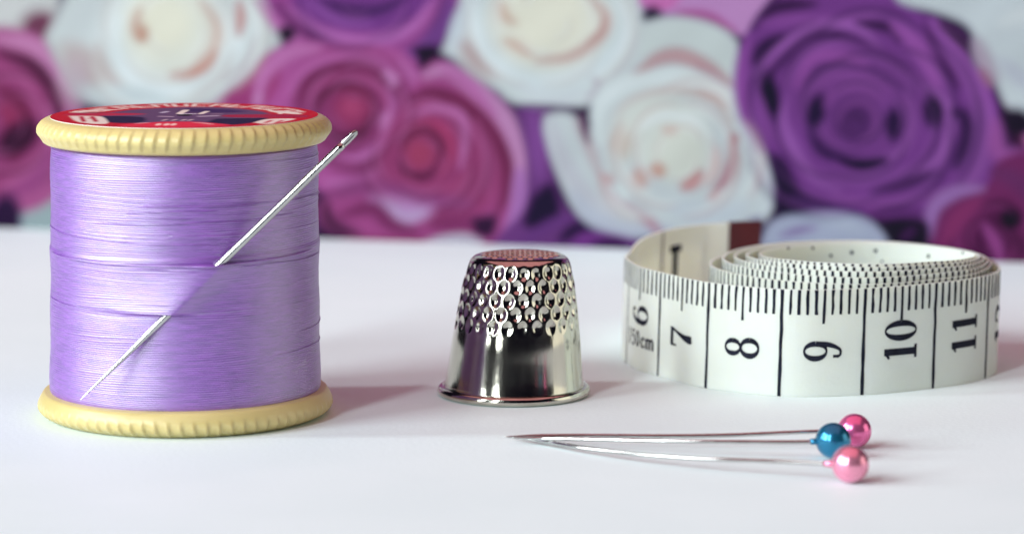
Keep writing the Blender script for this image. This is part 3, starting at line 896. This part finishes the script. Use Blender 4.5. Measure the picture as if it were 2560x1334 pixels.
# ------------------------------------------------------------------ needle
def build_needle():
    tip = on_y(199, 1001, SY + (N_A[1] - SY) + nd[1] / nd[0] * (-1.16))
    dirv = N_B - tip; dirv /= np.linalg.norm(dirv)
    eye_end = tip + dirv * ((on_y(893, 337, SY - 1.45)[0] - tip[0]) / dirv[0])
    L = np.linalg.norm(eye_end - tip)
    root = thing('sewing_needle', 'large steel needle stuck slantwise through the lilac thread', 'needle', tip)
    s = np.r_[np.linspace(0, 0.1, 6), np.linspace(0.2, L - 0.235, 60)]
    rad = 0.047 * np.clip(0.05 + (s / 1.5) ** 0.75, 0.04, 1.0)
    side = np.cross(dirv, [0, 1, 0]); side /= np.linalg.norm(side)
    P = dirv[None] * s[:, None]
    a = tube_arrays(P, rad, 20)
    mesh_obj('shaft', a[0], a[1], m_steel, root)
    # eye: flattened loop, turned a little away from the camera
    flat = side * 0.75 + np.cross(dirv, side) * 0.66
    flat /= np.linalg.norm(flat)
    c = dirv * (L - 0.15)
    t = np.linspace(0, 2 * np.pi, 49)
    hl = 0.125
    loop = c[None] + dirv[None] * (hl * np.sign(np.cos(t)) * np.abs(np.cos(t)) ** 0.8)[:, None] + flat[None] * (0.026 * np.sign(np.sin(t)) * np.abs(np.sin(t)) ** 0.7)[:, None]
    b = tube_arrays(loop, 0.0235, 12, cap=False)
    mesh_obj('eye', b[0], b[1], m_steel, root)
build_needle()

# ------------------------------------------------------------------ thimble
def build_thimble():
    RB = 0.975
    fr = on_z(1285, 1019, 0.0)
    cy = fr[1] + RB
    cx = fr[0] * cy / fr[1]
    zt = on_y(1285, 637, cy)[2] + 0.02
    root = thing('thimble', 'dimpled silver metal thimble with a rolled rim, standing upright', 'thimble', (cx, cy, 0))
    # outer wall
    pts = [(0.89, 0.125), (0.875, 0.22), (0.86, 0.34), (0.842, 0.50), (0.822, 0.70), (0.80, 0.86), (0.778, 1.02), (0.748, 1.22), (0.715, 1.42),
           (0.682, zt - 0.26), (0.655, zt - 0.14), (0.618, zt - 0.065), (0.56, zt - 0.025), (0.45, zt - 0.006), (0.25, zt + 0.006), (0.02, zt + 0.01)]
    P = catmull(pts, 330)
    nseg = 624
    th = np.linspace(0, 2 * np.pi, nseg, endpoint=False)
    pr = P
    Tt = np.gradient(pr, axis=0); Tt /= np.linalg.norm(Tt, axis=1)[:, None]
    Nn = np.stack([Tt[:, 1], -Tt[:, 0]], 1)
    TH, K = np.meshgrid(th, np.arange(len(pr)))
    rr = pr[:, 0][:, None] + 0 * TH; zz = pr[:, 1][:, None] + 0 * TH
    dep = np.zeros_like(rr)
    ncol, rows, dz = 26, 5, 0.168
    ztop_row = zt - 0.175
    for j in range(rows):
        zc = ztop_row - j * dz * 1.0
        off = 0.5 * (j % 2) + 0.15
        u = ((TH / (2 * np.pi) * ncol + off) % 1.0 - 0.5) * (2 * np.pi / ncol) * rr
        v = zz - zc
        d = np.sqrt((u / 0.080) ** 2 + (v / 0.108) ** 2)
        amp = 0.030 if j < rows - 1 else 0.018
        dep = np.maximum(dep, amp * (lambda q: q * q * (3 - 2 * q))(np.clip((1 - d) / 0.85, 0, 1)))
    # pits on the crown, hexagonal grid
    X = rr * np.sin(TH); Y = -rr * np.cos(TH)
    s = 0.128
    best = np.full_like(rr, 9.0)
    for a in range(-6, 7):
        for b in range(-6, 7):
            gx, gy = s * (a + 0.5 * (b % 2)), s * 0.87 * b
            if math.hypot(gx, gy) < 0.50:
                best = np.minimum(best, np.hypot(X - gx, Y - gy))
    crown = (zz > zt - 0.07)
    dep = np.where(crown, 0.030 * np.clip(1 - (best / 0.058) ** 2, 0, 1) ** 0.8, dep)
    rr2 = rr - dep * Nn[:, 0][:, None]; zz2 = zz - dep * Nn[:, 1][:, None]
    rr2 += 0.0015 * np.sin(2 * TH + 0.7)
    V = np.stack([rr2 * np.sin(TH) + 0.045 * np.clip(zz2 - 0.1, 0, 9), -rr2 * np.cos(TH), zz2], -1).reshape(-1, 3)
    mesh_obj('dimpled_cap', V, grid_faces(nseg, len(pr), True), m_thimble, root)
    prof = [(0.84, 0.30), (0.85, 0.02), (0.88, 0.004), (0.92, 0.002), (0.955, 0.012), (0.974, 0.035), (0.976, 0.065), (0.965, 0.095), (0.945, 0.112),
            (0.915, 0.118), (0.893, 0.112), (0.885, 0.122), (0.884, 0.15)]
    Pr = catmull(prof, 80)
    V, Fc = lathe(Pr, 160, (0, 0, 0), lambda T, K, R, Z: 0.004 * np.sin(3 * T + 1) * (R > 0.9))
    mesh_obj('rolled_rim', V, Fc, m_thimble, root)
build_thimble()

# ------------------------------------------------------------------ tape measure
TW = 1.37
def build_tape():
    path = []                                          # (x, y, lift)
    def top(px, py, lift=0.0):
        p = on_z(px, py, TW + lift); path.append((p[0], p[1], lift))
    def bot(px, py):
        p = on_z(px, py, 0.0); path.append((p[0], p[1], 0.0))
    top(1893, 553); top(1816, 556); top(1735, 562); top(1655, 575); top(1595, 597); top(1562, 632)
    bot(1553, 893); bot(1580, 917); bot(1630, 935); bot(1765, 970); bot(1965, 991); bot(2162, 987); bot(2330, 971); bot(2430, 955); bot(2490, 932)
    # the coil inside, wound counter-clockwise seen from above
    Lx = [1765, 1797, 1826, 1856, 1890, 1925]
    Rx = [2496, 2470, 2462, 2453, 2443, 2432]
    pf = on_z(2120, 714, TW + 0.03); pb = on_z(2130, 600, TW + 0.10)
    yf0, yb0 = pf[1] + 0.13, pb[1]
    ymid = 0.48 * yf0 + 0.52 * yb0
    LB = [0.0, 0.11, 0.105, 0.095, 0.085]
    LF = [0.030, 0.105, 0.172, 0.222, 0.25]
    def X_at(px, y):
        return (px - W_PX / 2) / F_PX * (y * CP + (CAM_H - TW) * SP)
    oa = catmull(np.array(path)[6:], 400)
    oa = oa[oa[:, 1] < ymid]
    oo = np.argsort(oa[:, 0])
    def outer_y(x):
        return np.interp(x, oa[oo, 0], oa[oo, 1])
    for i in range(5):
        yb = yb0 - 0.055 * i + (0.10 if i == 0 else 0.0)
        yf = yf0 + 0.075 * i
        lb, lf = LB[i], LF[i]
        lr0 = 0.0 if i == 0 else 0.5 * (LB[i] + LF[i - 1]) * 0.9
        ll = 0.5 * (lb + lf) * 0.8
        lr1 = 0.5 * (LB[min(i + 1, 4)] + lf) * 0.9
        xr, xl = X_at(Rx[i], ymid), X_at(Lx[i], ymid)
        xr2 = X_at(Rx[i + 1], ymid)
        cx = (xr + xl) / 2
        n = 14
        for q in range(1, n + 1):                      # right -> back -> left
            a = math.pi * q / n
            sn = math.sin(a)
            side = lr0 if q <= n // 2 else ll
            path.append((cx + (xr - xl) / 2 * math.cos(a), ymid + (yb - ymid) * sn, lb * sn + side * (1 - sn)))
        cx2 = (xr2 + xl) / 2
        for q in range(1, n + 1):                      # left -> front -> right
            a = math.pi + math.pi * q / n
            sn = -math.sin(a)
            side = ll if q <= n // 2 else lr1
            x = cx2 + (xr2 - xl) / 2 * math.cos(a)
            y = ymid - (ymid - yf) * sn ** 1.15
            if q < n:
                y = max(y, min(outer_y(x) + 0.085 + 0.05 * i, ymid))
            path.append((x, y, lf * sn + side * (1 - sn)))
    P = catmull(np.array(path), 2200)
    # smooth the lift a little
    ker = np.ones(41) / 41
    P[:, 2] = np.convolve(np.pad(P[:, 2], 20, mode='edge'), ker, 'valid')
    n = len(P)
    d = np.r_[0, np.cumsum(np.linalg.norm(np.diff(P[:, :2], axis=0), axis=1))]
    T = np.gradient(P[:, :2], axis=0); T /= np.linalg.norm(T, axis=1)[:, None]
    Nout = np.stack([T[:, 1], -T[:, 0]], 1)            # outer side of the anticlockwise spiral
    base = np.array([on_z(2030, 880)[0], on_z(2030, 880)[1], 0.0])
    TK = 0.030
    def S(s, v, off=0.0):
        """surface point: s along the tape, v up from its lower edge, off from the outer face"""
        s = np.asarray(s, float); v = np.asarray(v, float)
        x = np.interp(s, d, P[:, 0]); y = np.interp(s, d, P[:, 1]); l = np.interp(s, d, P[:, 2])
        nx = np.interp(s, d, Nout[:, 0]); ny = np.interp(s, d, Nout[:, 1])
        lean = 0.045 * (v / TW)
        wav = 0.004 * np.sin(s * 2.3) * (v / TW)
        o = off + wav
        return np.stack([x + nx * o + lean - base[0], y + ny * o - base[1], v + l], -1)
    root = thing('measuring_tape', 'coiled cream measuring tape with black centimetre marks and a maroon tip', 'measuring tape', base)
    tip_len = 0.50
    s_tape = np.linspace(tip_len - 0.05, d[-1], 2000)
    vv = np.linspace(0, TW, 7)
    ring = [(v, 0.0) for v in vv] + [(v, -TK) for v in vv[::-1]]
    V = np.stack([S(s_tape, np.full_like(s_tape, v), o) for v, o in ring], 1).reshape(-1, 3)
    m = len(ring)
    Fc = [tuple(f) for f in grid_faces(m, len(s_tape), True)]
    Fc += [tuple(range(m))[::-1], tuple(range((len(s_tape) - 1) * m, len(s_tape) * m))]
    band = mesh_obj('tape_band', V, Fc, m_tape, root, smooth=False)
    s_tip = np.linspace(0, tip_len, 24)
    ring = [(v, 0.014) for v in (-0.0, 0.4, 0.9, TW + 0.012)] + [(v, -TK - 0.014) for v in (TW + 0.012, 0.9, 0.4, -0.0)]
    V = np.stack([S(s_tip, np.full_like(s_tip, v), o) for v, o in ring], 1).reshape(-1, 3)
    m = len(ring)
    Fc = [tuple(f) for f in grid_faces(m, len(s_tip), True)] + [tuple(range(m))[::-1], tuple(range((len(s_tip) - 1) * m, len(s_tip) * m))]
    mesh_obj('end_tip', V, Fc, m_tip, root, smooth=False)

    # ---- where the centimetre lines fall: the one between 7 and 8 stands at photo column 1765
    def s_at_px(px):
        k0, k1 = np.searchsorted(d, 3.0), np.searchsorted(d, 13.5)
        pts = np.array([project(*(S(s, 0.0) + base)) for s in d[k0:k1]])
        return d[k0 + np.argmin(np.abs(pts[:, 0] - px) + 1000 * (pts[:, 1] < 880))]
    s7, s11 = s_at_px(1763), s_at_px(2330)
    unit = (s11 - s7) / 3.0
    cmk = lambda k: s7 + (k - 7) * unit                # position of the line after number k
    r_ = np.random.RandomState(3)
    OFF = 0.0025

    def quadstrip(pa, pb):
        """two rails of (s, v) -> strip on the tape"""
        pa, pb = np.asarray(pa), np.asarray(pb)
        n_ = len(pa)
        V = np.empty((2 * n_, 3))
        V[0::2] = S(pa[:, 0], pa[:, 1], OFF); V[1::2] = S(pb[:, 0], pb[:, 1], OFF)
        return V, [(2 * k, 2 * k + 2, 2 * k + 3, 2 * k + 1) for k in range(n_ - 1)]

    ticks = []
    TWD = 1.06
    k_min = int(math.ceil((tip_len + 0.3 - s7) / unit * 10))
    k_max = int((d[-1] - 0.05 - s7) / unit * 10)
    for k in range(k_min, k_max):
        s = s7 + k * unit / 10
        if k % 10 == 0:
            v0, w = 0.0, 0.040
        elif k % 5 == 0:
            v0, w = TW - 0.44, 0.036
        else:
            v0, w = TW - 0.325, 0.034
        nn = 9 if k % 10 == 0 else 4
        w *= TWD
        vs_ = np.linspace(v0 + 0.004, TW - 0.004, nn)
        j = r_.normal(0, 0.0035, (nn, 2))
        ticks.append(quadstrip(np.stack([s - w / 2 + j[:, 0], vs_], 1), np.stack([s + w / 2 + j[:, 1], vs_], 1)))
    V, Fc = merge(ticks)
    mesh_obj('tick_marks', V, Fc, m_ink, root, smooth=False)['kind'] = 'stuff'

    # ---- numerals: strokes of changing width, in a unit box, then turned to read up the tape
    def arc(cx, cy, rx, ry, a0, a1, thick, thin, n_=28):
        a = np.radians(np.linspace(a0, a1, n_))
        w = thin + (thick - thin) * np.abs(np.cos(a)) ** 1.6
        return np.stack([cx + rx * np.cos(a), cy + ry * np.sin(a), w], 1)
    def seg(*p):
        return np.array(p, float)
    def curve(pts, n_=26):
        return catmull(np.array(pts, float), n_)
    GL = {
        '1': [seg((.52, 0.02, .21), (.52, .98, .21)), seg((.22, .04, .09), (.82, .04, .09)), seg((.50, .93, .12), (.22, .83, .07))],
        '2': [curve([(.18, .74, .12), (.25, .92, .09), (.52, .97, .09), (.80, .80, .17), (.68, .52, .16), (.34, .22, .10), (.14, .07, .10)]),
              seg((.14, .08, .15), (.84, .08, .15)), seg((.82, .06, .08), (.86, .24, .05))],
        '6': [arc(.5, .31, .33, .28, 0, 360, .17, .06), curve([(.17, .34, .16), (.22, .66, .15), (.42, .92, .09), (.66, .95, .07), (.76, .86, .10)]),
              seg((.68, .83, .14), (.80, .83, .14))],
        '7': [seg((.10, .91, .15), (.92, .91, .15)), seg((.12, .96, .07), (.11, .70, .06)),
              curve([(.86, .88, .07), (.66, .58, .11), (.52, .32, .19), (.47, .12, .25), (.48, .03, .2)])],
        '8': [arc(.5, .75, .29, .215, 0, 360, .15, .06), arc(.5, .27, .35, .245, 0, 360, .17, .07)],
        '9': [arc(.5, .69, .33, .28, 0, 360, .17, .06), curve([(.83, .66, .16), (.78, .34, .15), (.58, .08, .09), (.34, .05, .07), (.24, .14, .10)]),
              seg((.20, .17, .15), (.33, .17, .15))],
        '0': [arc(.5, .5, .33, .46, 0, 360, .19, .06)],
    }
    SANS = {
        '1': [seg((.5, 0, .2), (.5, 1, .2)), seg((.45, .95, .14), (.25, .78, .12))],
        '5': [seg((.85, .92, .15), (.25, .92, .15)), seg((.25, .95, .15), (.2, .5, .14)),
              curve([(.2, .52, .13), (.5, .62, .14), (.82, .38, .17), (.6, .08, .15), (.18, .1, .14)])],
        '0': [arc(.5, .5, .32, .43, 0, 360, .18, .15)],
        'c': [curve([(.80, .50, .15), (.55, .64, .15), (.24, .46, .17), (.26, .2, .17), (.5, .07, .15), (.80, .18, .15)])],
        'm': [seg((.05, 0, .16), (.05, .66, .16)), curve([(.05, .5, .14), (.30, .63, .14), (.45, .45, .15), (.45, 0, .15)]),
              curve([(.48, .5, .14), (.72, .63, .14), (.88, .45, .15), (.88, 0, .15)])],
    }
    def glyph(strokes, place):
        out = []
        for st in strokes:
            st = np.asarray(st)
            if len(st) == 2:
                t = np.linspace(0, 1, 8)[:, None]; st = st[0] + (st[1] - st[0]) * t
            p, w = st[:, :2], st[:, 2]
            asp = np.array([0.60, 1.0])
            tg = np.gradient(p * asp, axis=0); tg /= np.linalg.norm(tg, axis=1)[:, None] + 1e-9
            nm = np.stack([-tg[:, 1], tg[:, 0]], 1)
            A = (p * asp + nm * (w * 0.5)[:, None] * 0.90) / asp
            B = (p * asp - nm * (w * 0.5)[:, None] * 0.90) / asp
            out.append(quadstrip(place(A), place(B)))
        return out
    gh, gw = 0.51, 0.285
    for k in range(4, 14):
        txt = str(k)
        if k in (4, 5, 13):
            continue
        s_mid = cmk(k) - unit * 0.5
        vmid = 0.585 if len(txt) == 1 else 0.66
        if k == 6:
            vmid = 0.735
        parts = []
        for j, ch in enumerate(txt):
            v_off = vmid + (j - (len(txt) - 1) / 2) * gw * 0.98 - gw / 2
            def place(q, v_off=v_off):
                return np.stack([s_mid + gh / 2 - q[:, 1] * gh, v_off + q[:, 0] * gw], 1)
            parts += glyph(GL[ch], place)
        V, Fc = merge(parts)
        mesh_obj('printed_number', V, Fc, m_ink, root, smooth=False)
    parts = []
    s0 = cmk(5) + 0.12
    for j, ch in enumerate('150cm'):
        cw = 0.145 if ch != 'm' else 0.20
        def place(q, j=j, cw=cw):
            return np.stack([s0 + 0.16 * j + q[:, 0] * cw * 0.95, 0.305 + q[:, 1] * 0.22], 1)
        parts += glyph(SANS[ch], place)
    V, Fc = merge(parts)
    mesh_obj('printed_length', V, Fc, m_ink, root, smooth=False)
    # ---- marks on the inner face that can be seen at the back: a line and an upright numeral
    def inner_strip(pa, pb):
        pa, pb = np.asarray(pa), np.asarray(pb)
        n_ = len(pa); V = np.empty((2 * n_, 3))
        V[0::2] = S(pa[:, 0], pa[:, 1], -TK - OFF); V[1::2] = S(pb[:, 0], pb[:, 1], -TK - OFF)
        return V, [(2 * k, 2 * k + 1, 2 * k + 3, 2 * k + 2) for k in range(n_ - 1)]
    def s_inner(px):
        k1 = np.searchsorted(d, 4.2)
        pts = np.array([project(*(S(s, TW, -TK) + base)) for s in d[:k1]])
        return d[np.argmin(np.abs(pts[:, 0] - px))]
    sl = s_inner(1659); s1 = s_inner(1690)
    vs_ = np.linspace(0.02, TW - 0.01, 10)
    parts = [inner_strip(np.stack([vs_ * 0 + sl - 0.03, vs_], 1), np.stack([vs_ * 0 + sl + 0.03, vs_], 1))]
    V, Fc = merge(parts); m_faint, n2, l2, b2 = new_mat('faded_print', (0.30, 0.28, 0.20), 0.5)
    mesh_obj('printed_line', V, Fc, m_faint, root, smooth=False)
    parts = []
    for (sa, va, sb, vb, w) in ((s1, 0.50, s1, 1.08, 0.13), (s1 - 0.15, 1.075, s1 + 0.15, 1.075, 0.10), (s1 - 0.15, 0.53, s1 + 0.15, 0.53, 0.10)):
        t = np.linspace(0, 1, 6)
        if sa == sb:
            vv_ = va + (vb - va) * t
            parts.append(inner_strip(np.stack([vv_ * 0 + sa - w / 2, vv_], 1), np.stack([vv_ * 0 + sa + w / 2, vv_], 1)))
        else:
            ss = sa + (sb - sa) * t
            parts.append(inner_strip(np.stack([ss, ss * 0 + va - w / 2], 1), np.stack([ss, ss * 0 + va + w / 2], 1)))
    V, Fc = merge(parts)
    mesh_obj('printed_number', V, Fc, m_ink, root, smooth=False)
    # small ink specks on the inner faces at the back of the coil
    parts = []
    sb = np.linspace(d[-1] - 12.5, d[-1], 900); vb = np.linspace(TW - 0.32, TW - 0.02, 24)
    SB, VB = np.meshgrid(sb, vb)
    W3 = S(SB.ravel(), VB.ravel(), -TK) + base
    sbx, sby = project(W3[:, 0], W3[:, 1], W3[:, 2])
    ok = (W3[:, 1] > ymid + 0.2)
    for (px, py) in ((1884, 628), (1970, 611), (2031, 619), (2078, 638), (2130, 632), (2190, 626), (2206, 652), (2322, 640), (2408, 631), (2436, 652)):
        q = np.argmin((sbx - px) ** 2 + (sby - py) ** 2 + 1e6 * (~ok))
        s_, v_ = SB.ravel()[q], VB.ravel()[q]; w = r_.uniform(0.014, 0.024)
        parts.append(inner_strip([(s_ - w, v_ - w), (s_ - w, v_ + w)], [(s_ + w, v_ - w), (s_ + w, v_ + w)]))
    V, Fc = merge(parts)
    mesh_obj('ink_specks', V, Fc, m_ink, root, smooth=False)['kind'] = 'stuff'
build_tape()

# ------------------------------------------------------------------ pins
def uv_sphere(r, nu=48, nv=28):
    prof = [(r * math.sin(a), -r * math.cos(a)) for a in np.linspace(0.02, math.pi - 0.02, nv)]
    V, Fc = lathe(prof, nu, (0, 0, 0))
    Fc = [tuple(f) for f in Fc] + [tuple(range(nu))[::-1], tuple(range((nv - 1) * nu, nv * nu))]
    return V, Fc

def build_pin(label, head_px, r_px, shaft_px, mat, ztip, neck):
    r = 0.21
    for _ in range(4):
        c = on_z(head_px[0], head_px[1], r)
        dep = c[1] * CP + (CAM_H - c[2]) * SP
        r = r_px * dep / F_PX
    c = on_z(head_px[0], head_px[1], r)
    root = thing('dressmaking_pin', label, 'pin', (c[0], c[1], 0), 'pearl-headed pins lying together')
    o = np.array([c[0], c[1], 0])
    V, Fc = uv_sphere(r)
    V[:, 2] += r
    hd = mesh_obj('head', V, Fc, mat, root)
    pts = []
    n = len(shaft_px)
    x0, x1 = shaft_px[0][0], head_px[0]
    for (px, py) in list(shaft_px):
        t = (px - x0) / (x1 - x0)
        pts.append(on_z(px, py, ztip + (r - ztip) * t) - o)
    pts.append(np.array([-r * 0.4, 0, r]))
    Q = catmull(np.array(pts), 80)
    s = np.linspace(0, 1, 80)
    rad = 0.0245 * np.clip(0.12 + (s / 0.13) ** 0.8, 0, 1)
    V, Fc = tube_arrays(Q, rad, 14)
    mesh_obj('shaft', V, Fc, m_steel, root)
    if neck:
        e = Q[-1] - Q[-4]; e /= np.linalg.norm(e)
        k = Q[np.argmin(np.abs(np.linalg.norm(Q - np.array([0, 0, r]), axis=1) - r * 1.36))]
        V, Fc = tube_arrays(np.array([k, k + e * 0.05, k + e * r * 0.6]), [0.034, 0.036, 0.05], 14)
        mesh_obj('neck', V, Fc, mat, hd)

build_pin('pin with a magenta pearl head, partly hidden behind the blue one', (2136, 1076), 43,
          [(1255, 1091), (1330, 1089), (1480, 1088), (1660, 1089), (1820, 1087), (1960, 1081), (2060, 1077)], m_magenta, 0.085, True)
build_pin('pin with a metallic blue pearl head between two pink ones', (2083, 1100), 44.5,
          [(1275, 1093), (1360, 1095), (1520, 1098), (1700, 1102), (1880, 1104), (2010, 1104)], m_blue, 0.085, True)
build_pin('pin with a pale pink pearl head, nearest the camera', (2126, 1159), 47,
          [(1270, 1093), (1340, 1100), (1460, 1119), (1600, 1135), (1760, 1146), (1930, 1152), (2050, 1157)], m_pink, 0.03, True)
